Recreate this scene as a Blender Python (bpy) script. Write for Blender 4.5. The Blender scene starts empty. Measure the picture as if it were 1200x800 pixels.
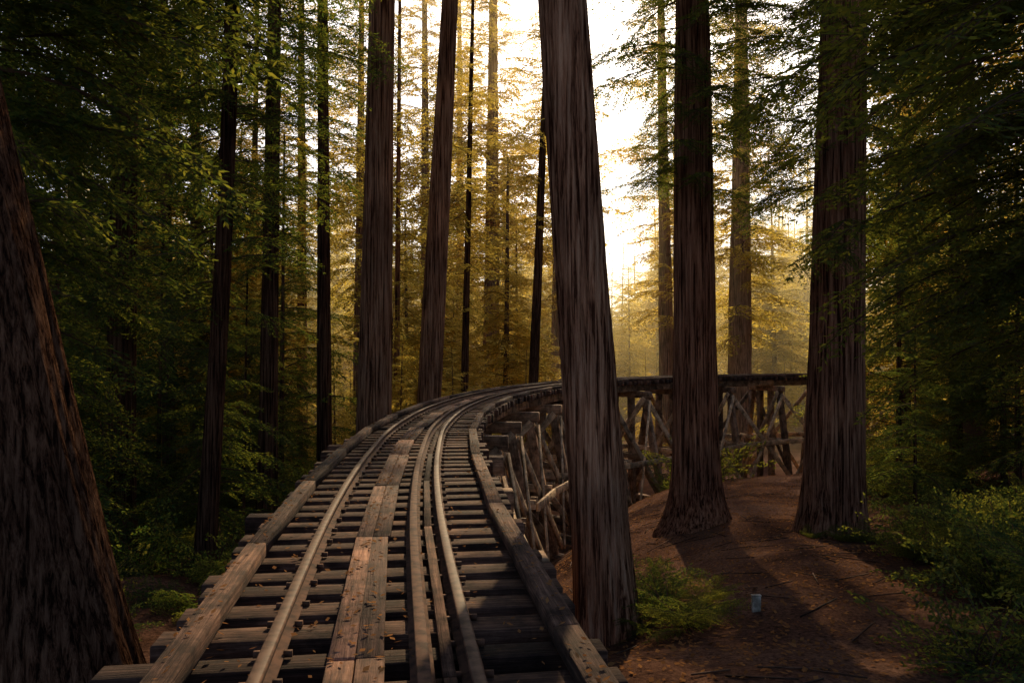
import bpy, math, numpy as np
from mathutils import Vector, noise
rng=np.random.default_rng(7)
SC=bpy.context.scene
F=933.0; HY=410.0; CH=1.346
def WX(px,d): return (px-600)/F*d
def WZ(py,d): return CH-(py-HY)/F*d

# ---------------------------------------------------------------- materials
def newmat(name):
    m=bpy.data.materials.new(name); m.use_nodes=True
    nt=m.node_tree; nt.nodes.clear()
    return m,nt,nt.nodes,nt.links
def N(ns,t,**kw):
    n=ns.new(t)
    for k,v in kw.items():
        if k in n.inputs.keys(): n.inputs[k].default_value=v
        else: setattr(n,k,v)
    return n
def ramp(ns,stops):
    r=ns.new('ShaderNodeValToRGB'); e=r.color_ramp.elements
    e[0].position=stops[0][0]; e[0].color=(*stops[0][1],1)
    e[1].position=stops[-1][0]; e[1].color=(*stops[-1][1],1)
    for p,c in stops[1:-1]:
        q=e.new(p); q.color=(*c,1)
    return r
def bark_mat(name,c0,c1,c2,sc=1.0):
    m,nt,ns,ln=newmat(name)
    tc=ns.new('ShaderNodeTexCoord'); mp=N(ns,'ShaderNodeMapping'); mp.inputs['Scale'].default_value=(10*sc,10*sc,0.3*sc)
    ln.new(tc.outputs['Object'],mp.inputs['Vector'])
    n1=N(ns,'ShaderNodeTexNoise',Scale=2.1,Detail=5,Roughness=0.75,Distortion=0.35); ln.new(mp.outputs[0],n1.inputs['Vector'])
    n3=N(ns,'ShaderNodeTexNoise',Scale=0.9,Detail=1); ln.new(tc.outputs['Object'],n3.inputs['Vector'])
    r=ramp(ns,[(0.41,c0),(0.5,c1),(0.62,c2)]); ln.new(n1.outputs[0],r.inputs[0])
    mx=N(ns,'ShaderNodeMixRGB',blend_type='MULTIPLY'); mx.inputs[0].default_value=0.7
    r2=ramp(ns,[(0.3,(0.5,0.5,0.5)),(0.7,(1.25,1.2,1.1))]); ln.new(n3.outputs[0],r2.inputs[0])
    ln.new(r.outputs[0],mx.inputs[1]); ln.new(r2.outputs[0],mx.inputs[2])
    b=N(ns,'ShaderNodeBump',Strength=1.0,Distance=0.2); ln.new(n1.outputs[0],b.inputs['Height'])
    p=N(ns,'ShaderNodeBsdfDiffuse',Roughness=0.5); ln.new(mx.outputs[0],p.inputs['Color']); ln.new(b.outputs[0],p.inputs['Normal'])
    o=ns.new('ShaderNodeOutputMaterial'); ln.new(p.outputs[0],o.inputs[0]); return m
def twig_mat(name,c0,c1):
    m,nt,ns,ln=newmat(name); g=ns.new('ShaderNodeNewGeometry')
    r=ramp(ns,[(0,c0),(1,c1)]); ln.new(g.outputs['Random Per Island'],r.inputs[0])
    p=ns.new('ShaderNodeBsdfDiffuse'); ln.new(r.outputs[0],p.inputs[0])
    o=ns.new('ShaderNodeOutputMaterial'); ln.new(p.outputs[0],o.inputs[0]); return m
def leaf_mat(name,d0,d1,t0,t1,tf=0.5):
    m,nt,ns,ln=newmat(name)
    g=ns.new('ShaderNodeNewGeometry'); oi=ns.new('ShaderNodeObjectInfo')
    a=N(ns,'ShaderNodeMath',operation='MULTIPLY_ADD'); ln.new(oi.outputs['Random'],a.inputs[0]); a.inputs[1].default_value=0.45
    a2=N(ns,'ShaderNodeMath',operation='MULTIPLY'); ln.new(g.outputs['Random Per Island'],a2.inputs[0]); a2.inputs[1].default_value=.55
    ln.new(a2.outputs[0],a.inputs[2])
    r=ramp(ns,[(0.1,d0),(0.9,d1)]); ln.new(a.outputs[0],r.inputs[0])
    rt=ramp(ns,[(0.1,t0),(0.9,t1)]); ln.new(a.outputs[0],rt.inputs[0])
    d=ns.new('ShaderNodeBsdfDiffuse'); ln.new(r.outputs[0],d.inputs[0])
    t=ns.new('ShaderNodeBsdfTranslucent'); ln.new(rt.outputs[0],t.inputs[0])
    mx=N(ns,'ShaderNodeMixShader'); mx.inputs[0].default_value=tf; ln.new(d.outputs[0],mx.inputs[1]); ln.new(t.outputs[0],mx.inputs[2])
    o=ns.new('ShaderNodeOutputMaterial'); ln.new(mx.outputs[0],o.inputs[0]); return m
def wood_mat(name,c0,c1,c2,rough=0.8):
    m,nt,ns,ln=newmat(name)
    uv=ns.new('ShaderNodeUVMap'); uv.uv_map='UVMap'
    g=ns.new('ShaderNodeNewGeometry')
    mp=N(ns,'ShaderNodeMapping'); mp.inputs['Scale'].default_value=(1.3,26,1)
    ln.new(uv.outputs[0],mp.inputs['Vector'])
    n1=N(ns,'ShaderNodeTexNoise',Scale=1.5,Detail=5,Roughness=0.7,Distortion=0.3); ln.new(mp.outputs[0],n1.inputs['Vector'])
    n2=N(ns,'ShaderNodeTexNoise',Scale=3.0,Detail=5,Roughness=0.7); ln.new(g.outputs['Position'],n2.inputs['Vector'])
    r=ramp(ns,[(0.3,c0),(0.52,c1),(0.72,c2)]); ln.new(n1.outputs[0],r.inputs[0])
    rr=ramp(ns,[(0.0,(0.4,0.38,0.37)),(0.6,(1,.97,.95)),(1.0,(1.5,1.4,1.3))]); ln.new(g.outputs['Random Per Island'],rr.inputs[0])
    mx=N(ns,'ShaderNodeMixRGB',blend_type='MULTIPLY'); mx.inputs[0].default_value=1; ln.new(r.outputs[0],mx.inputs[1]); ln.new(rr.outputs[0],mx.inputs[2])
    r3=ramp(ns,[(0.38,(0.3,0.28,0.26)),(0.6,(1.25,1.22,1.2))]); ln.new(n2.outputs[0],r3.inputs[0])
    m3=N(ns,'ShaderNodeMixRGB',blend_type='MULTIPLY'); m3.inputs[0].default_value=0.95; ln.new(mx.outputs[0],m3.inputs[1]); ln.new(r3.outputs[0],m3.inputs[2])
    b=N(ns,'ShaderNodeBump',Strength=0.9,Distance=0.02); ln.new(n1.outputs[0],b.inputs['Height'])
    p=N(ns,'ShaderNodeBsdfPrincipled',Roughness=rough); p.inputs['Specular IOR Level'].default_value=.2; ln.new(m3.outputs[0],p.inputs['Base Color']); ln.new(b.outputs[0],p.inputs['Normal'])
    o=ns.new('ShaderNodeOutputMaterial'); ln.new(p.outputs[0],o.inputs[0]); return m
M_barkl=bark_mat('lit_redwood_bark',(0.08,0.03,0.018),(0.48,0.225,0.13),(0.72,0.42,0.27))  # brighter copy of the redwood bark, light on the trunks put into its colour
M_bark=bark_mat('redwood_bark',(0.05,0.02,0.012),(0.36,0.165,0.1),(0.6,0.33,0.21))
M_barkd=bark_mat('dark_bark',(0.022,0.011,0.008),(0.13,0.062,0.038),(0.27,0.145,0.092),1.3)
M_twig=twig_mat('twig_bark',(0.05,0.03,0.02),(0.14,0.085,0.055))
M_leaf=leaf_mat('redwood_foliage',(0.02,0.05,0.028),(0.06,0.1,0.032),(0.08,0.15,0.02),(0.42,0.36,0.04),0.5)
M_gold=leaf_mat('sunlit_foliage',(0.1,0.09,0.02),(0.21,0.15,0.03),(0.68,0.49,0.06),(0.98,0.68,0.15),0.7)  # golden backlight painted into the leaf colours
M_broad=leaf_mat('broadleaf',(0.035,0.055,0.02),(0.09,0.10,0.03),(0.18,0.2,0.02),(0.5,0.4,0.05),0.5)
M_dry=leaf_mat('dry_leaf',(0.14,0.055,0.022),(0.32,0.15,0.055),(0.2,0.09,0.03),(0.3,0.15,0.05),0.15)
M_wood=wood_mat('tie_wood',(0.024,0.013,0.009),(0.095,0.05,0.034),(0.21,0.125,0.088),0.9)
M_plank=wood_mat('plank_wood',(0.042,0.02,0.014),(0.165,0.082,0.054),(0.29,0.165,0.112),0.85)
M_timb=wood_mat('trestle_wood',(0.10,0.06,0.038),(0.34,0.215,0.135),(0.53,0.38,0.25),0.85)
M_brace=wood_mat('sunlit_brace_wood',(0.25,0.16,0.095),(0.6,0.43,0.27),(0.75,0.6,0.42),0.85)  # wood colour raised to stand in for sunlight on the braces
def steel(name,a,b_,rough,met):
    m,nt,ns,ln=newmat(name)
    g=ns.new('ShaderNodeNewGeometry')
    n1=N(ns,'ShaderNodeTexNoise',Scale=14,Detail=4); ln.new(g.outputs['Position'],n1.inputs['Vector'])
    r=ramp(ns,[(0.35,a),(0.6,b_)]); ln.new(n1.outputs[0],r.inputs[0])
    p=N(ns,'ShaderNodeBsdfPrincipled',Roughness=rough,Metallic=met); p.inputs['Specular IOR Level'].default_value=.2; ln.new(r.outputs[0],p.inputs['Base Color'])
    b=N(ns,'ShaderNodeBump',Strength=0.4,Distance=0.004); ln.new(n1.outputs[0],b.inputs['Height']); ln.new(b.outputs[0],p.inputs['Normal'])
    o=ns.new('ShaderNodeOutputMaterial'); ln.new(p.outputs[0],o.inputs[0]); return m
M_rail=steel('rusty_rail_steel',(0.04,0.018,0.011),(0.13,0.058,0.033),.85,.0)
M_head=steel('worn_rail_head',(0.05,0.023,0.014),(0.13,0.068,0.043),.68,.05)
m,nt,ns,ln=newmat('forest_floor')
g=ns.new('ShaderNodeNewGeometry')
n1=N(ns,'ShaderNodeTexNoise',Scale=0.45,Detail=4,Roughness=0.6); ln.new(g.outputs['Position'],n1.inputs['Vector'])
n2=N(ns,'ShaderNodeTexNoise',Scale=20,Detail=5,Roughness=0.8); ln.new(g.outputs['Position'],n2.inputs['Vector'])
r=ramp(ns,[(0.3,(0.045,0.024,0.018)),(0.5,(0.115,0.062,0.045)),(0.72,(0.2,0.115,0.082))]); ln.new(n1.outputs[0],r.inputs[0])
r2=ramp(ns,[(0.35,(0.3,0.28,0.27)),(0.65,(1.6,1.5,1.4))]); ln.new(n2.outputs[0],r2.inputs[0])
mx=N(ns,'ShaderNodeMixRGB',blend_type='MULTIPLY'); mx.inputs[0].default_value=0.9; ln.new(r.outputs[0],mx.inputs[1]); ln.new(r2.outputs[0],mx.inputs[2])
b=N(ns,'ShaderNodeBump',Strength=0.9,Distance=0.05); ln.new(n2.outputs[0],b.inputs['Height'])
p=ns.new('ShaderNodeBsdfDiffuse'); ln.new(mx.outputs[0],p.inputs['Color']); ln.new(b.outputs[0],p.inputs['Normal'])
o=ns.new('ShaderNodeOutputMaterial'); ln.new(p.outputs[0],o.inputs[0]); M_ground=m

# ---------------------------------------------------------------- mesh helpers
def mesh_from(name,V,Q,mats,mi=None,uv=None,smooth=None):
    me=bpy.data.meshes.new(name); V=np.asarray(V,dtype=np.float32); Q=np.asarray(Q,dtype=np.int32)
    me.vertices.add(len(V)); me.vertices.foreach_set('co',V.ravel())
    k=Q.shape[1]
    me.loops.add(Q.size); me.loops.foreach_set('vertex_index',Q.ravel())
    me.polygons.add(len(Q)); me.polygons.foreach_set('loop_start',np.arange(0,Q.size,k,dtype=np.int32))
    try: me.polygons.foreach_set('loop_total',np.full(len(Q),k,dtype=np.int32))
    except Exception: pass
    for mm in mats: me.materials.append(mm)
    if mi is not None: me.polygons.foreach_set('material_index',np.asarray(mi,dtype=np.int32))
    if uv is not None:
        l=me.uv_layers.new(name='UVMap'); l.data.foreach_set('uv',np.asarray(uv,dtype=np.float32).ravel())
    me.update(calc_edges=True)
    if smooth is not None:
        me.polygons.foreach_set('use_smooth',np.asarray(smooth,dtype=bool))
    return me
def obj(name,data,parent=None,loc=(0,0,0)):
    o=bpy.data.objects.new(name,data); SC.collection.objects.link(o); o.location=loc
    if parent: o.parent=parent
    return o
class Boxes:
    def __init__(s): s.V=[];s.Q=[];s.U=[]
    def box(s,c,ax,ay,az):
        c=np.array(c,float);ax=np.array(ax,float);ay=np.array(ay,float);az=np.array(az,float)
        b=len(s.V)
        for i in(-1,1):
            for j in(-1,1):
                for k in(-1,1): s.V.append(c+i*ax+j*ay+k*az)
        lx,ly,lz=[np.linalg.norm(a)*2 for a in(ax,ay,az)]
        off=rng.uniform(0,50,2)
        idx=lambda i,j,k:b+(i*4+j*2+k)
        def f(vs,uvs):
            s.Q.append(vs); s.U.extend([(off[0]+u,off[1]+v) for u,v in uvs])
        f([idx(0,0,1),idx(1,0,1),idx(1,1,1),idx(0,1,1)],[(0,0),(lx,0),(lx,ly),(0,ly)])
        f([idx(0,1,0),idx(1,1,0),idx(1,0,0),idx(0,0,0)],[(0,ly+.3),(lx,ly+.3),(lx,.3),(0,.3)])
        f([idx(0,0,0),idx(1,0,0),idx(1,0,1),idx(0,0,1)],[(0,1),(lx,1),(lx,1+lz),(0,1+lz)])
        f([idx(0,1,1),idx(1,1,1),idx(1,1,0),idx(0,1,0)],[(0,2+lz),(lx,2+lz),(lx,2),(0,2)])
        f([idx(0,0,0),idx(0,0,1),idx(0,1,1),idx(0,1,0)],[(0,3),(lz*.1,3),(lz*.1,3+ly),(0,3+ly)])
        f([idx(1,1,0),idx(1,1,1),idx(1,0,1),idx(1,0,0)],[(0,4+ly),(lz*.1,4+ly),(lz*.1,4),(0,4)])
    def beam(s,p0,p1,w,h,side=None):
        p0=Vector(p0);p1=Vector(p1);d=p1-p0;L=d.length;d=d.normalized()
        if side is None: side=d.cross(Vector((0,0,1)))
        side=Vector(side); side=(side-d*side.dot(d)).normalized(); up=side.cross(d)
        s.box((p0+p1)/2,d*L/2,side*w/2,up*h/2)
    def make(s,name,mat,parent,bev=0.008):
        me=mesh_from(name,s.V,s.Q,[mat],uv=s.U)
        o=obj(name,me,parent)
        if bev:
            b=o.modifiers.new('bevel','BEVEL'); b.width=bev; b.segments=1
        return o

# ---------------------------------------------------------------- track centre line
cp=np.array([(0.9,-7),(0.35,-3.2),(-0.1,0),(-0.587,3.22),(-1.10,7.0),(-1.46,10.8),(-1.66,15),(-1.45,20),(-0.6,25.5),(1.1,31),(3.9,36.5),(8,41),(13,44),(19,45.6),(26,45.8),(34,44),(42,40)],float)
pts=[]
for i in range(1,len(cp)-2):
    p0,p1,p2,p3=cp[i-1],cp[i],cp[i+1],cp[i+2]
    for t in np.linspace(0,1,24,endpoint=False):
        pts.append(0.5*((2*p1)+(-p0+p2)*t+(2*p0-5*p1+4*p2-p3)*t*t+(-p0+3*p1-3*p2+p3)*t**3))
pts=np.array(pts); sl=np.r_[0,np.cumsum(np.linalg.norm(np.diff(pts,axis=0),axis=1))]; SL=sl[-1]
def cl(s):
    x=np.interp(s,sl,pts[:,0]);y=np.interp(s,sl,pts[:,1])
    s2=min(s+.3,SL);s1=max(s-.3,0)
    t=Vector((np.interp(s2,sl,pts[:,0])-np.interp(s1,sl,pts[:,0]),np.interp(s2,sl,pts[:,1])-np.interp(s1,sl,pts[:,1]),0)).normalized()
    return Vector((x,y,0)),t,Vector((t.y,-t.x,0))
# ---------------------------------------------------------------- terrain
_g=pts[:,1]<41
def sm(a,b,v):
    t=np.clip((v-a)/(b-a),0,1); return t*t*(3-2*t)
def terr(x,y):
    x=np.asarray(x,float); y=np.asarray(y,float)
    z=-1.15-0.095*np.clip(y-5,-3,42)
    z=z+0.10*np.clip(y-95,0,130)
    near=1-sm(30,42,y)
    z=z+0.14*np.clip(x-9,0,30)*near+0.2*np.clip(x-27,0,24)*(1-near)*(1-sm(60,90,y))
    z=z-0.10*np.clip(-x-3.5,0,12)+0.22*np.clip(-x-26,0,80)+0.1*np.clip(x-50,0,80)
    tx=np.interp(y,pts[_g,1],pts[_g,0])
    far=sm(9.5,14.5,y)
    wd=1.75+1.5*far
    z=z-(2.0+.5*far)*np.exp(-((x-tx-.7*far)/wd)**2)*sm(6.0,10.5,y)*(1-sm(38,46,y))-1.1*sm(28,42,y)*(1-sm(62,85,y))
    z=z+0.07*np.sin(x*1.3+y*0.4)*np.sin(y*0.9-x*0.3)+0.12*np.sin(x*0.45+1)*np.sin(y*0.38+.5)+0.025*np.sin(x*3.1+y*2.2)*np.sin(y*3.7-x)
    return z
def T(x,y): return float(terr(x,y))
def axis(lo,hi,fine_lo,fine_hi,step):
    a=list(np.arange(fine_lo,fine_hi,step)); v=fine_hi; s=step
    while v<hi: a.append(v); s*=1.12; v+=s
    a.append(hi); v=fine_lo; s=step; pre=[]
    while True:
        s*=1.12; v-=s
        if v<lo: break
        pre.append(v)
    pre.append(lo); return np.array(pre[::-1]+a)
gx=axis(-500,500,-12,16,0.2); gy=axis(-300,600,2,46,0.2)
GX,GY=np.meshgrid(gx,gy); GZ=terr(GX,GY)
V=np.stack([GX,GY,GZ],-1).reshape(-1,3); nx=len(gx); ny=len(gy)
ii,jj=np.meshgrid(np.arange(nx-1),np.arange(ny-1)); a=(jj*nx+ii).ravel()
Q=np.stack([a,a+1,a+nx+1,a+nx],-1)
obj('forest_ground',mesh_from('forest_ground',V,Q,[M_ground],smooth=np.ones(len(Q))))

# ---------------------------------------------------------------- track
def sweep(name,prof,off,s0,s1,step,mats,parent,mi=None,z=0):
    k=len(prof);V=[];U=[]
    S=np.arange(s0,s1,step)
    for s in S:
        p,t,n=cl(s)
        for (a,b) in prof:
            q=p+n*(off+a); V.append((q.x,q.y,z+b))
    Q=[];MI=[]
    for i in range(len(S)-1):
        for j in range(k):
            Q.append((i*k+j,i*k+(j+1)%k,(i+1)*k+(j+1)%k,(i+1)*k+j)); MI.append(0 if mi is None else mi[j])
            u0=S[i];u1=S[i+1];U+= [(u0,j*.1),(u0,j*.1+.1),(u1,j*.1+.1),(u1,j*.1)]
    return obj(name,mesh_from(name,V,Q,mats,mi=MI,uv=U),parent)
track=obj('railroad_track',None); track.empty_display_size=.5
trestle=obj('timber_trestle',None)
railp=[(-.055,-.1),(-.055,-.09),(-.012,-.078),(-.012,-.035),(-.03,-.027),(-.03,-.004),(-.024,0),(.024,0),(.03,-.004),(.03,-.027),(.012,-.035),(.012,-.078),(.055,-.09),(.055,-.1)]
mi=[0]*14; mi[6]=1
sweep('running_rail_outer',railp,-.457,0,SL,.25,[M_rail,M_head],track,mi)
sweep('running_rail_inner',railp,.457,0,SL,.25,[M_rail,M_head],track,mi)
sweep('guard_rail_inner',railp,.235,0,SL,.25,[M_rail,M_rail],track,mi,z=-.004)
B=Boxes(); s=0.1
while s<SL-.2:
    p,t,n=cl(s); a=rng.normal(0,.016); t2=(t+n*a).normalized(); n2=Vector((t2.y,-t2.x,0))
    l=-1.0-rng.uniform(0,.12)-(0.16 if rng.random()<.1 else 0); r=1.06+rng.uniform(0,.12)
    c=p+n2*((l+r)/2); hh=rng.uniform(-.01,0)
    tilt=rng.normal(0,.007)
    B.box((c.x,c.y,-.1-.09+hh),Vector((n2.x,n2.y,tilt))*(r-l)/2,t2*rng.uniform(.084,.114),Vector((0,0,.09)))
    s+=.37+rng.normal(0,.017)
B.make('cross_ties',M_wood,track,.007)
B=Boxes()
for off in(-.86,.95):
    s=.0+(.7 if off>0 else 0)
    while s<SL-1:
        L=rng.uniform(2.6,3.6); s1=min(s+L,SL-.3)
        a,_,n=cl(s);b,_,n1=cl(s1)
        z=rng.uniform(-.004,.004)
        p0=a+n*(off+rng.normal(0,.006)); p1=b+n1*(off+rng.normal(0,.006)); p0.z=p1.z=-.1+.05+z
        d=(p1-p0).normalized(); B.beam(p0,p1-d*.008,.13,.1); s=s1
B.make('guard_timbers',M_wood,track,.008)
B=Boxes(); s=.2
while s<SL-2:
    L=rng.uniform(1.3,2.6); s1=s+L; a,_,n=cl(s);b,_,n1=cl(s1)
    j=rng.normal(0,.01)
    for o_,w in((-.128,.123),(.0,.128)):
        z=-.1+.02+rng.uniform(0,.006)
        p0=a+n*(o_+j);p1=b+n1*(o_+j+rng.normal(0,.005)); p0.z=z;p1.z=z+rng.normal(0,.003)
        d=(p1-p0).normalized(); B.beam(p0,p1-d*rng.uniform(.01,.03),w,.036)
    s=s1
B.make('walkway_planks',M_plank,track,.004)
B=Boxes(); s=.5
while s<SL-2:
    L=rng.uniform(2.2,3.2); s1=s+L; a,_,n=cl(s);b,_,n1=cl(s1)
    p0=a+n*.35;p1=b+n1*.35;p0.z=p1.z=-.1+.018; d=(p1-p0).normalized(); B.beam(p0,p1-d*.01,.06,.034); s=s1
B.make('flangeway_strips',M_wood,track,.004)
B=Boxes(); s=.1
while s<22:
    p,t,n=cl(s)
    for off in(-.457,.457):
        for sd in(-1,1):
            q=p+n*(off+sd*.07)+t*rng.uniform(-.04,.04); B.box((q.x,q.y,-.085),t*.014,n*.02,Vector((0,0,.014)))
    s+=.37
B.make('rail_spikes',M_rail,track,0)
B=Boxes(); s=0; bs=[]
while s<SL-.5:
    s1=min(s+3.6,SL-.1)
    for off in(-.72,-.55,-.38,.38,.55,.72):
        for q in range(2):
            sa=s+(s1-s)*q/2; sb=s+(s1-s)*(q+1)/2; a,_,n=cl(sa);b,_,n1=cl(sb)
            p0=a+n*off;p1=b+n1*off;p0.z=p1.z=-.29-.16+rng.uniform(-.004,.004)
            B.beam(p0,p1,.145,.31)
    bs.append(s); s=s1
B.make('stringers',M_timb,trestle,.01)
C=Boxes();P=Boxes();X=Boxes(); prev=None
for k,s in enumerate(bs):
    p,t,n=cl(s+.02)
    cz=-.61-.15
    e0=p-n*1.3;e1=p+n*1.5;e0.z=e1.z=cz; C.beam(e0,e1,.3,.3)
    offs=[-1.15,-.45,.45,1.2]; tops=[];bots=[]
    for o_ in offs:
        a=p+n*o_; gz=T(a.x,a.y)
        h=max(.2,cz-.15-gz); bo=o_*(1+ (0.18*h if abs(o_)>1 else .03*h)/1.2)
        b=p+n*bo; b.z=T(b.x,b.y)-.1; a.z=cz-.152
        if a.z-b.z<.15: b.z=a.z-.15
        P.beam(a,b,.27,.27,side=n); tops.append(a); bots.append(b)
    h=tops[0].z-max(bots[0].z,bots[3].z)
    if h>.9:
        X.beam(tops[0]+t*.19+n*-.1,bots[3]+t*.19+Vector((0,0,.35)),.07,.22,side=t)
        X.beam(tops[3]-t*.19+n*.1,bots[0]-t*.19+Vector((0,0,.35)),.07,.22,side=t)
    if h>1.9:
        m0=tops[0].lerp(bots[0],.5);m1=tops[3].lerp(bots[3],.5); ex=(m1-m0).normalized()*.35
        z=(m0.z+m1.z)/2; m0.z=m1.z=z
        X.beam(m0-ex+t*.26,m1+ex+t*.26,.07,.24,side=t)
        X.beam(m0-ex-t*.26,m1+ex-t*.26,.07,.24,side=t)
    b0=bots[0].copy();b1=bots[3].copy(); e=(b1-b0).normalized()*.4
    if h>.6:
        b0.z=T(b0.x,b0.y)+.06;b1.z=T(b1.x,b1.y)+.06; C.beam(b0-e,b1+e,.34,.26)
    if prev is not None and h>1.0:
        for j,sg in((0,-1),(3,1)):
            X.beam(prev[0][j]+n*sg*.2+Vector((0,0,-.15)),bots[j]+n*sg*.2+Vector((0,0,.5)),.22,.07,side=Vector((0,0,1)))
            X.beam(prev[1][j]+n*sg*.29+Vector((0,0,.5)),tops[j]+n*sg*.29+Vector((0,0,-.15)),.22,.07,side=Vector((0,0,1)))
            if h>3.0 and s>26:
                a=prev[0][j].lerp(prev[1][j],.5);b=tops[j].lerp(bots[j],.5)
                X.beam(a+n*sg*.38,b+n*sg*.38,.24,.08,side=Vector((0,0,1)))
    prev=(tops,bots)
C.make('bent_caps',M_timb,trestle,.015);P.make('posts',M_timb,trestle,.015);X.make('braces',M_brace,trestle,.006)

# ---------------------------------------------------------------- foliage templates
def norm(a): return a/np.maximum(np.linalg.norm(a,axis=-1,keepdims=True),1e-6)
def branch(r,L,sec,ls,ll,lw,droop=.35,side=.34):
    n=9; t=np.linspace(0,1,n)
    ph=r.uniform(0,6); A=np.stack([t*L,0.06*L*np.sin(t*4+ph),0.12*L*t-droop*L*t*t],-1)
    r0=.009*L
    V=[];Q=[]
    for i in range(n):
        rr=r0*(1-.85*t[i])
        for k in range(3):
            a=k*2.094; V.append(A[i]+[0,rr*math.cos(a),rr*math.sin(a)])
    for i in range(n-1):
        for k in range(3): Q.append((i*3+k,i*3+(k+1)%3,(i+1)*3+(k+1)%3,(i+1)*3+k))
    nb=len(Q); bases=[];dirs=[]
    ts=np.arange(.1,1.0,sec/L)
    for i,tt in enumerate(ts):
        for sd in(-1,1):
            if r.random()<.12: continue
            tt2=min(1,tt+r.uniform(-.5,.5)*sec/L); p=np.array([np.interp(tt2,t,A[:,k]) for k in range(3)])
            l=L*(side*(1-tt2)**.7+.06)*r.uniform(.55,1.15)*min(1,.35+tt2*3)
            ang=math.radians(r.uniform(42,68))*sd
            d=np.array([math.cos(ang),math.sin(ang),r.uniform(-.4,.1)-.25*tt2]); d/=np.linalg.norm(d)
            m=max(2,int(l/ls)); u=np.linspace(.08,1,m)
            pp=p+np.outer(u*l,d); pp[:,2]-=.22*l*u*u
            b=len(V); e=pp[-1]; w=.004*L*.5
            V+= [p+[0,0,w],p-[0,0,w],e-[0,0,w*.3],e+[0,0,w*.3]]; Q.append((b,b+1,b+2,b+3)); nb+=1
            for s2 in(-1,1):
                a2=ang+s2*np.radians(r.uniform(38,65,m))
                dd=np.stack([np.cos(a2),np.sin(a2),np.full(m,d[2])+r.normal(0,.25,m)],-1)
                bases.append(pp);dirs.append(norm(dd))
            bases.append(pp[-1:]);dirs.append(d[None])
    Bs=np.concatenate(bases);D=np.concatenate(dirs);m=len(Bs)
    up=norm(np.stack([r.normal(0,.7,m),r.normal(0,.7,m),np.ones(m)],-1))
    W=norm(np.cross(D,up)); l=(ll*r.uniform(.6,1.25,m))[:,None]; w=(lw*r.uniform(.7,1.2,m))[:,None]/2
    LV=np.stack([Bs,Bs+D*l*.45+W*w,Bs+D*l,Bs+D*l*.45-W*w],1).reshape(-1,3); b=len(V)
    LQ=np.arange(m*4).reshape(-1,4)+b
    V=np.concatenate([np.array(V),LV]);Q=np.concatenate([np.array(Q),LQ])
    return V,Q,np.r_[np.full(nb,2,int),np.ones(m,int)]
r_=np.random.default_rng(3)
LOD0=[branch(r_,2.5,.1,.05,.09,.03) for _ in range(5)]
LOD1=[branch(r_,2.5,.19,.1,.2,.065,side=.38) for _ in range(5)]
LOD2=[branch(r_,2.5,.36,.2,.42,.15) for _ in range(3)]
BROAD=[branch(r_,2.5,.2,.09,.12,.065,droop=.2) for _ in range(4)]
class Acc:
    def __init__(s): s.V=[];s.Q=[];s.M=[];s.n=0
    def add(s,V,Q,M):
        s.V.append(V);s.Q.append(Q+s.n);s.M.append(M);s.n+=len(V)
    def mesh(s,name,mats):
        return mesh_from(name,np.concatenate(s.V),np.concatenate(s.Q),list(mats)+[M_twig],mi=np.concatenate(s.M))
def place(acc,tmpl,pos,az,pitch,L,roll=0):
    V,Q,M=tmpl; k=L/2.5
    ca,sa=math.cos(az),math.sin(az);cp_,sp=math.cos(pitch),math.sin(pitch);cr,sr=math.cos(roll),math.sin(roll)
    Rx=np.array([[1,0,0],[0,cr,-sr],[0,sr,cr]]);Ry=np.array([[cp_,0,-sp],[0,1,0],[sp,0,cp_]]);Rz=np.array([[ca,-sa,0],[sa,ca,0],[0,0,1]])
    acc.add((V*k)@(Rz@Ry@Rx).T+np.array(pos),Q,M)
def trunk(acc,r0,H,lean,nr,zs,ridge=.07,flare=.5,seed=0,curve=0):
    th=np.linspace(0,2*math.pi,nr,endpoint=False); V=[]
    for z in zs:
        r=r0*(1-.78*max(0,z)/H)+r0*flare*math.exp(-max(z,-.2)/.55)
        r=max(r,.02); cx=lean[0]*z+curve*math.sin(z*.35+seed)*.5;cy=lean[1]*z
        for a in th:
            c,s_=math.cos(a),math.sin(a)
            k=5.0
            f=noise.noise(Vector((c*k+seed,s_*k,z*.22)))*.9+.5*noise.noise(Vector((c*k*2.6+seed,s_*k*2.6,z*.5+9)))
            lob=noise.noise(Vector((c*1.3+seed,s_*1.3,z*.15+5)))
            rr=r*(1+ridge*(1-2.2*abs(f))+.10*lob*(1+2*math.exp(-max(z,0)/.6)))
            V.append((cx+rr*c,cy+rr*s_,z))
    V=np.array(V);n=len(zs)
    i,j=np.meshgrid(np.arange(n-1),np.arange(nr),indexing='ij');i=i.ravel();j=j.ravel()
    Q=np.stack([i*nr+j,i*nr+(j+1)%nr,(i+1)*nr+(j+1)%nr,(i+1)*nr+j],-1)
    acc.add(V,Q,np.zeros(len(Q),int))
def crown(acc,r,z0,z1,nb,Lmax,H,lean,r0,tm,azr=None,lowf=.55):
    for i in range(nb):
        u=(i+r.random())/nb; z=z0+(z1-z0)*u
        full=(z-z0)/(max(H-z0,1)); prof=(lowf+(1-lowf)*min(1,full*4))*(1-max(0,full-.25)/.78)
        L=max(.4,Lmax*prof*r.uniform(.6,1.2))
        az=r.uniform(0,2*math.pi) if azr is None else r.uniform(*azr)
        rr=max(.02,r0*(1-.78*z/H))*.7
        pos=(lean[0]*z+math.cos(az)*rr,lean[1]*z+math.sin(az)*rr,z)
        place(acc,tm[r.integers(len(tm))],pos,az,r.uniform(-.35,.15)+full*.5,L,r.normal(0,.3))

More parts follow.
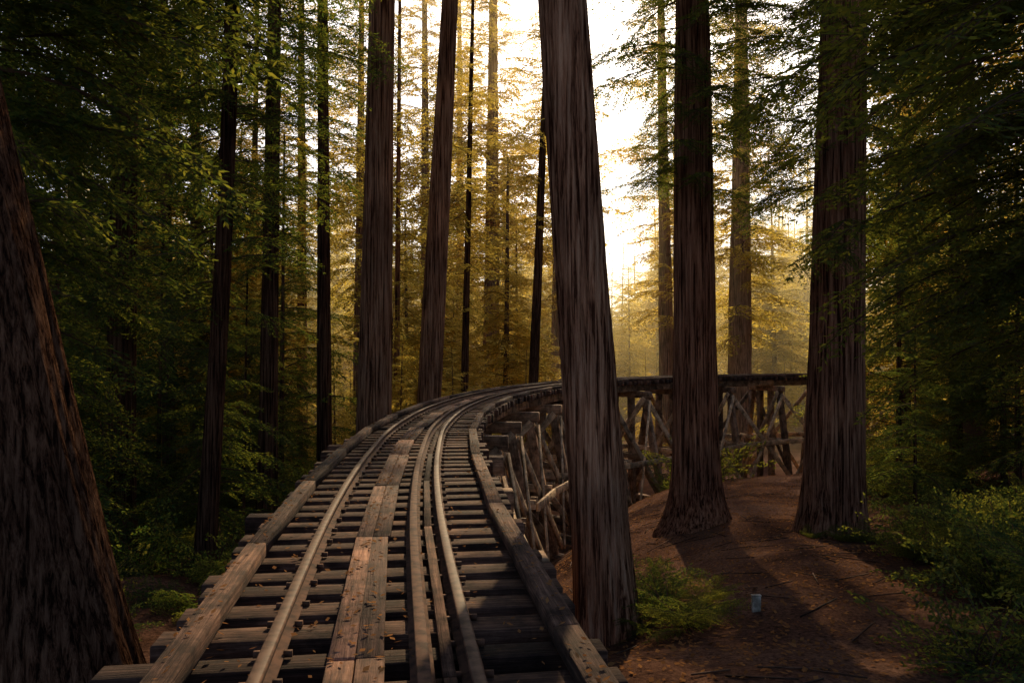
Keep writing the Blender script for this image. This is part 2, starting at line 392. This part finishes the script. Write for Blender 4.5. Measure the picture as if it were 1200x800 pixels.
# ---------------------------------------------------------------- named big trees
cnt=0
def big(pxb,pxt,wpx,d,H=30,crowns=(),mat=None,leaf=None,flare=.5,ridge=.07,nr=None,curve=0):
    global cnt; cnt+=1
    r=np.random.default_rng(100+cnt)
    x=WX(pxb,d); gz=T(x,d); zt=WZ(0,d)-gz; lx=(WX(pxt,d)-x)/zt
    r0=wpx/F*d/2*.98; acc=Acc()
    zv=zt+1.5; zs=np.r_[np.linspace(-.6,zv,int(zv*7)+8),np.linspace(zv+.8,H,10)]
    nr=nr or int(min(120,max(20,wpx*1.5)))
    trunk(acc,r0,H,(lx,0),nr,zs,ridge,flare,cnt*3.7,curve)
    sm_=len(np.concatenate(acc.Q))
    for (z0,z1,nb,Lm,tm,azr) in crowns:
        crown(acc,r,z0,min(z1,H),nb,Lm,H,(lx,0),r0,tm,azr=azr)
    me=acc.mesh('redwood_tree',[mat or M_bark,leaf or M_leaf])
    sf=np.zeros(len(me.polygons),bool); sf[:sm_]=True; me.polygons.foreach_set('use_smooth',sf)
    return obj('redwood_tree',me,loc=(x,d,gz))
hi=lambda z0,n=70,L=4.2:(z0,99,n,L,LOD2,None)
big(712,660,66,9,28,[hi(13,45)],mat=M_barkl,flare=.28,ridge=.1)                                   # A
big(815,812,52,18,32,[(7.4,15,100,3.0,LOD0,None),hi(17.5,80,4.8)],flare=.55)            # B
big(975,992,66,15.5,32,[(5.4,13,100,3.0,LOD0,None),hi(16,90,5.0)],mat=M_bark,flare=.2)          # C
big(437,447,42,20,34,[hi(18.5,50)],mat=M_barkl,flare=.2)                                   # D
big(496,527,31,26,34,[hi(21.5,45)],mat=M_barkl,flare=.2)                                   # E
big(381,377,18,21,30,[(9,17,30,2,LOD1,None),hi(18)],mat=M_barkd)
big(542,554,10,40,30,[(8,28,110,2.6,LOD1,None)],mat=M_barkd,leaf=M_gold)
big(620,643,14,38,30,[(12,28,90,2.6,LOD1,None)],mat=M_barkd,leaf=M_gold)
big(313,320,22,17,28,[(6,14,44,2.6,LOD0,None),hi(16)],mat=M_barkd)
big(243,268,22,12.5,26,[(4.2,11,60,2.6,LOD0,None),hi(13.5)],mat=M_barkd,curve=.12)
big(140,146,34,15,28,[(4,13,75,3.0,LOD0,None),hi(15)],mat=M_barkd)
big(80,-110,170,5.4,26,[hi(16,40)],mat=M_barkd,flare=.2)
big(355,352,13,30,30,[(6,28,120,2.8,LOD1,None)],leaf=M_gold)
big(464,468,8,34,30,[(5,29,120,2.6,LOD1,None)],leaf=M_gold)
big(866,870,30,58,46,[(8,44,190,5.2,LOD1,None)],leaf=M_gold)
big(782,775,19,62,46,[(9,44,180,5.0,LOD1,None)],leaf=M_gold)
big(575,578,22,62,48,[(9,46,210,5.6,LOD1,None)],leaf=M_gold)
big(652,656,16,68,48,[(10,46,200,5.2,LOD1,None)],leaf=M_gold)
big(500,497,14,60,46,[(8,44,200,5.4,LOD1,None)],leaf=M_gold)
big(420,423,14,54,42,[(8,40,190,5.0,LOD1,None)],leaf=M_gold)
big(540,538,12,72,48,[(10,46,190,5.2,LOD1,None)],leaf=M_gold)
big(1290,1290,60,9,24,[(2.8,9,95,3.8,LOD0,(2.2,4.4)),hi(12)],mat=M_barkd)
big(-75,-75,46,8.5,24,[(3.4,9,85,3.6,LOD0,(-1.4,1.6)),hi(12,60)],mat=M_barkd)
big(1120,1118,14,22,24,[(3,20,90,3.2,LOD1,None)],mat=M_barkd)
big(1060,1064,12,27,24,[(3,20,90,3.0,LOD1,None)],mat=M_barkd)
big(200,190,16,22,28,[(3,26,110,3.2,LOD1,None)],mat=M_barkd)
big(90,85,20,24,28,[(3,26,110,3.4,LOD1,None)],mat=M_barkd)

# ---------------------------------------------------------------- tree variants (instanced)
def variant(seed,H,r0,z0,nb,Lm,tm,leaf,bark,name):
    r=np.random.default_rng(seed);acc=Acc(); lean=(r.normal(0,.015),r.normal(0,.015))
    trunk(acc,r0,H,lean,12,np.linspace(-.4,H,24),.04,.25,seed)
    crown(acc,r,z0,H,nb,Lm,H,lean,r0,tm)
    return acc.mesh(name,[bark,leaf])
M_bt=twig_mat('background_bark',(0.07,0.04,0.026),(0.16,0.09,0.06))
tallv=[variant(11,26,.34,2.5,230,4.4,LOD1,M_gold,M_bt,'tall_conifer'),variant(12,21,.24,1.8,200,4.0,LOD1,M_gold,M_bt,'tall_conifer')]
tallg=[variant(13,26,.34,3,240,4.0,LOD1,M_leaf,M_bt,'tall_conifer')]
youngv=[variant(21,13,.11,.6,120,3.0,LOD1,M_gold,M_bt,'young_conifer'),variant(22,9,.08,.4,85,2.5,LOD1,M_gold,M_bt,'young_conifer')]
youngg=[variant(23,13,.13,.8,150,3.0,LOD1,M_leaf,M_bt,'young_conifer')]
yfine=[variant(31,9,.08,.6,100,2.4,LOD0,M_leaf,M_barkd,'young_redwood'),variant(32,6,.05,.3,75,1.9,LOD0,M_leaf,M_barkd,'young_redwood')]
forest=obj('distant_forest',None)
def track_dist(x,y): return float(np.min(np.hypot(pts[:,0]-x,pts[:,1]-y)))
R=np.random.default_rng(55)
placed=[]
def scat(n,xr,yr,vs,par,name,mind=2.6,sc=(.8,1.2),ok=None,sp=2.2):
    c=0;tr=0
    while c<n and tr<n*40:
        tr+=1; x=R.uniform(*xr);y=R.uniform(*yr)
        if abs(x)>y*.75+6 or track_dist(x,y)<mind: continue
        px=600+F*x/max(y,1)
        if ok and not ok(x,y,px): continue
        if any((x-a)**2+(y-b)**2<sp*sp for a,b in placed): continue
        placed.append((x,y)); v=vs[R.integers(len(vs))]
        o=obj(name,v,par,(x,y,T(x,y)-.05)); o.rotation_euler=(0,0,R.uniform(0,6.28)); k=R.uniform(*sc); o.scale=(k,k,k*R.uniform(.9,1.1)); c+=1
hole=lambda x,y,px: not(692<px<742)
scat(80,(-90,95),(100,165),tallv,forest,'tall_conifer',ok=hole,sc=(.9,1.3),sp=4)
scat(36,(-60,70),(75,115),youngv,forest,'young_conifer',sc=(.8,1.4))
scat(10,(-24,32),(78,98),tallv,forest,'tall_conifer',4,sc=(.95,1.3),ok=lambda x,y,px: 340<px<690 or 860<px<980,sp=4.5)
scat(8,(-34,4),(34,64),tallv,forest,'tall_conifer',3.2,sc=(.5,.75),ok=lambda x,y,px: 330<px<660,sp=4)
scat(18,(-30,12),(27,62),youngv,forest,'young_conifer',3.2,sc=(.45,.8),ok=lambda x,y,px: 300<px<660,sp=3)
scat(22,(-40,-5),(22,60),tallg+tallv,forest,'tall_conifer',3.2,sc=(.6,1.0),ok=lambda x,y,px: px<330)
scat(20,(-34,-5),(20,55),youngg+youngv,forest,'young_conifer',3,sc=(.6,1.1),ok=lambda x,y,px: px<340)
scat(16,(14,50),(24,70),tallg+tallv,forest,'tall_conifer',3.5,sc=(.6,1.0),ok=lambda x,y,px: px>1000)
scat(20,(10,45),(20,60),youngg+youngv,forest,'young_conifer',3,sc=(.5,1.0),ok=lambda x,y,px: px>1020)
scat(9,(4,34),(54,72),youngv,forest,'young_conifer',3.5,sc=(.45,.85))
scat(15,(-16,-4.5),(11,26),yfine,None,'young_redwood_tree',3.2,sc=(.7,1.3),ok=lambda x,y,px: px<400)
scat(11,(8,20),(12,26),yfine,None,'young_redwood_tree',3,sc=(.6,1.2),ok=lambda x,y,px: px>1050)
for (px,y,k) in((700,84,1.1),(716,92,1.3),(738,88,1.2),(727,104,1.5),(705,112,1.6)):
    x=WX(px,y); o=obj('young_conifer',youngv[0],forest,(x,y,T(x,y))); o.scale=(k,k,k); o.rotation_euler=(0,0,px)

# ---------------------------------------------------------------- shrubs / undergrowth
def shrub(seed,nb,L,tm,leaf,name,pr=(.3,1.2)):
    r=np.random.default_rng(seed);acc=Acc()
    for i in range(nb):
        place(acc,tm[r.integers(len(tm))],(r.normal(0,.08),r.normal(0,.08),0),r.uniform(0,6.28),r.uniform(*pr),L*r.uniform(.6,1.2),r.normal(0,.3))
    return acc.mesh(name,[M_barkd,leaf])
sh=[shrub(41,16,1.1,BROAD,M_broad,'shrub'),shrub(42,18,.9,BROAD,M_leaf,'shrub'),shrub(43,18,1.0,LOD0,M_leaf,'shrub',(.1,.9)),shrub(44,14,.7,LOD0,M_leaf,'fern',(.3,.8))]
under=obj('undergrowth',None)
def sscat(n,xr,yr,vs,sc,ok=None,mind=1.8):
    c=0;tr=0
    while c<n and tr<n*30:
        tr+=1;x=R.uniform(*xr);y=R.uniform(*yr);px=600+F*x/max(y,1)
        if track_dist(x,y)<mind or abs(x)>y*.8+5: continue
        if ok and not ok(x,y,px): continue
        v=vs[R.integers(len(vs))];o=obj('shrub',v,under,(x,y,T(x,y)-.03));o.rotation_euler=(0,0,R.uniform(0,6.28));k=R.uniform(*sc);o.scale=(k,k,k);c+=1
sscat(150,(-18,-2.8),(7.5,34),sh,(.6,1.6),mind=2.1)
sscat(70,(-30,8),(28,60),sh[:2],(1.,2.4),mind=2.4)
sscat(90,(9,34),(11,55),sh,(.6,1.8),ok=lambda x,y,px: px>1030)
sscat(40,(3.5,12),(6,14),sh[1:],(.8,1.4),ok=lambda x,y,px: px>1080)
sscat(14,(3,22),(26,43),sh[2:],(.3,.6),ok=lambda x,y,px: px<770 or px>1000)
for (px,d,k) in((785,9.2,.85),(800,8.5,.7),(765,9.6,.75),(748,8.8,.5),(820,9.4,.5)):
    x=WX(px,d); o=obj('redwood_sapling',sh[2],None,(x,d,T(x,d))); o.scale=(k,k,k*.8); o.rotation_euler=(0,0,px)
for (px,d,k) in((985,14.6,.7),(950,14.9,.5),(1020,14.2,.8),(1000,14.4,.7)):
    x=WX(px,d); o=obj('fern',sh[3],None,(x,d,T(x,d))); o.scale=(k,k,k)
r=np.random.default_rng(9);acc=Acc(); trunk(acc,.05,6,(-.05,0),10,np.linspace(-.3,6,20),.03,.2,4)
crown(acc,r,2.2,5.8,20,1.7,6,(-.05,0),.05,BROAD,azr=(1.4,4.8))
obj('bay_tree',acc.mesh('bay_tree',[M_barkd,M_broad]),loc=(6.1,8.8,T(6.1,8.8)))

# ---------------------------------------------------------------- litter
def litter(name,P,size,mat,zoff=.006):
    m=len(P); a=R.uniform(0,6.28,m); l=size*R.uniform(.5,1.3,m); w=l*R.uniform(.35,.7,m); ti=R.normal(0,.25,(m,2))
    D=norm(np.stack([np.cos(a),np.sin(a),ti[:,0]],-1));W=norm(np.stack([-np.sin(a),np.cos(a),ti[:,1]],-1))
    P=P+[0,0,zoff]; l=l[:,None];w=w[:,None]/2
    V=np.stack([P-D*l/2,P+W*w,P+D*l/2,P-W*w],1).reshape(-1,3)
    return obj(name,mesh_from(name,V,np.arange(m*4).reshape(-1,4),[mat]))
L=[]
for i in range(5200):
    s=R.uniform(0,32)*R.uniform(.4,1); p,t,n=cl(s); o_=R.uniform(-1,1)
    if abs(o_+.06)<.13: z=-.058
    elif abs(o_+.86)<.06 or abs(o_-.95)<.06: z=.004
    elif R.random()<.3: z=-.1
    else: continue
    q=p+n*o_; L.append((q.x,q.y,z))
litter('fallen_leaves',np.array(L),.042,M_dry,.012)
x=R.uniform(.4,14,28000);y=R.uniform(5.5,30,28000);litter('leaf_litter',np.stack([x,y,terr(x,y)],-1),.065,M_dry,.015)
B=Boxes()
for i in range(320):
    x=R.uniform(1.2,14);y=R.uniform(5.5,24);a=R.uniform(0,6.28);l=R.uniform(.15,.9);x2=x+math.cos(a)*l;y2=y+math.sin(a)*l
    B.beam((x,y,T(x,y)+.01),(x2,y2,T(x2,y2)+.02+R.uniform(0,.05)),.012,.012)
B.make('fallen_twigs',M_wood,None,0)
d=8.9;x=WX(885,d);gz=T(x,d)
mk=obj('marker_stake',None,loc=(x,d,gz))
B=Boxes();B.box((0,0,.06),(0,0,.11),(.05,0,0),(0,.02,0));B.box((0,0,.177),(.055,0,0),(0,.026,0),(0,0,.007));B.make('stake',wood_mat('stake_wood',(.4,.36,.3),(.55,.5,.43),(.65,.6,.52)),mk,.005)

# ---------------------------------------------------------------- haze between the trees
m,nt,ns,ln=newmat('haze_air')
v=N(ns,'ShaderNodeVolumeScatter',Density=.0058,Anisotropy=.68); v.inputs['Color'].default_value=(1,.77,.36,1)
o=ns.new('ShaderNodeOutputMaterial'); ln.new(v.outputs[0],o.inputs['Volume'])
B=Boxes();B.box((0,86,8),(90,0,0),(0,38,0),(0,0,22))
obj('forest_haze',mesh_from('forest_haze',B.V,B.Q,[m]))

# ---------------------------------------------------------------- light
SUN_EL,SUN_AZ=33,8
w=bpy.data.worlds.new('World');SC.world=w;w.use_nodes=True;nt=w.node_tree;nt.nodes.clear()
sk=nt.nodes.new('ShaderNodeTexSky');sk.sky_type='NISHITA';sk.sun_disc=False;sk.sun_elevation=math.radians(SUN_EL);sk.sun_rotation=math.radians(SUN_AZ)
sk.dust_density=3.0; sk.ozone_density=2.0
bg=nt.nodes.new('ShaderNodeBackground');bg.inputs[1].default_value=.15;o=nt.nodes.new('ShaderNodeOutputWorld')
nt.links.new(sk.outputs[0],bg.inputs[0]);nt.links.new(bg.outputs[0],o.inputs[0])
sd=bpy.data.lights.new('sun','SUN');sd.energy=5;sd.angle=math.radians(.5);sd.color=(1,.77,.45);so=obj('sun',sd)
e=math.radians(SUN_EL);az=math.radians(SUN_AZ)
so.rotation_euler=Vector((math.sin(az)*math.cos(e),math.cos(az)*math.cos(e),math.sin(e))).to_track_quat('Z','Y').to_euler()
cd=bpy.data.cameras.new('camera');cd.lens=28;cd.sensor_width=36;cd.clip_end=2000;cd.clip_start=.05
co=obj('camera',cd,loc=(0,0,CH));co.rotation_euler=(math.radians(90+math.degrees(math.atan(10/F))),0,0);SC.camera=co
SC.view_settings.view_transform='Standard';SC.view_settings.look='None';SC.view_settings.exposure=0
print('polys',sum(len(m.polygons) for m in bpy.data.meshes))
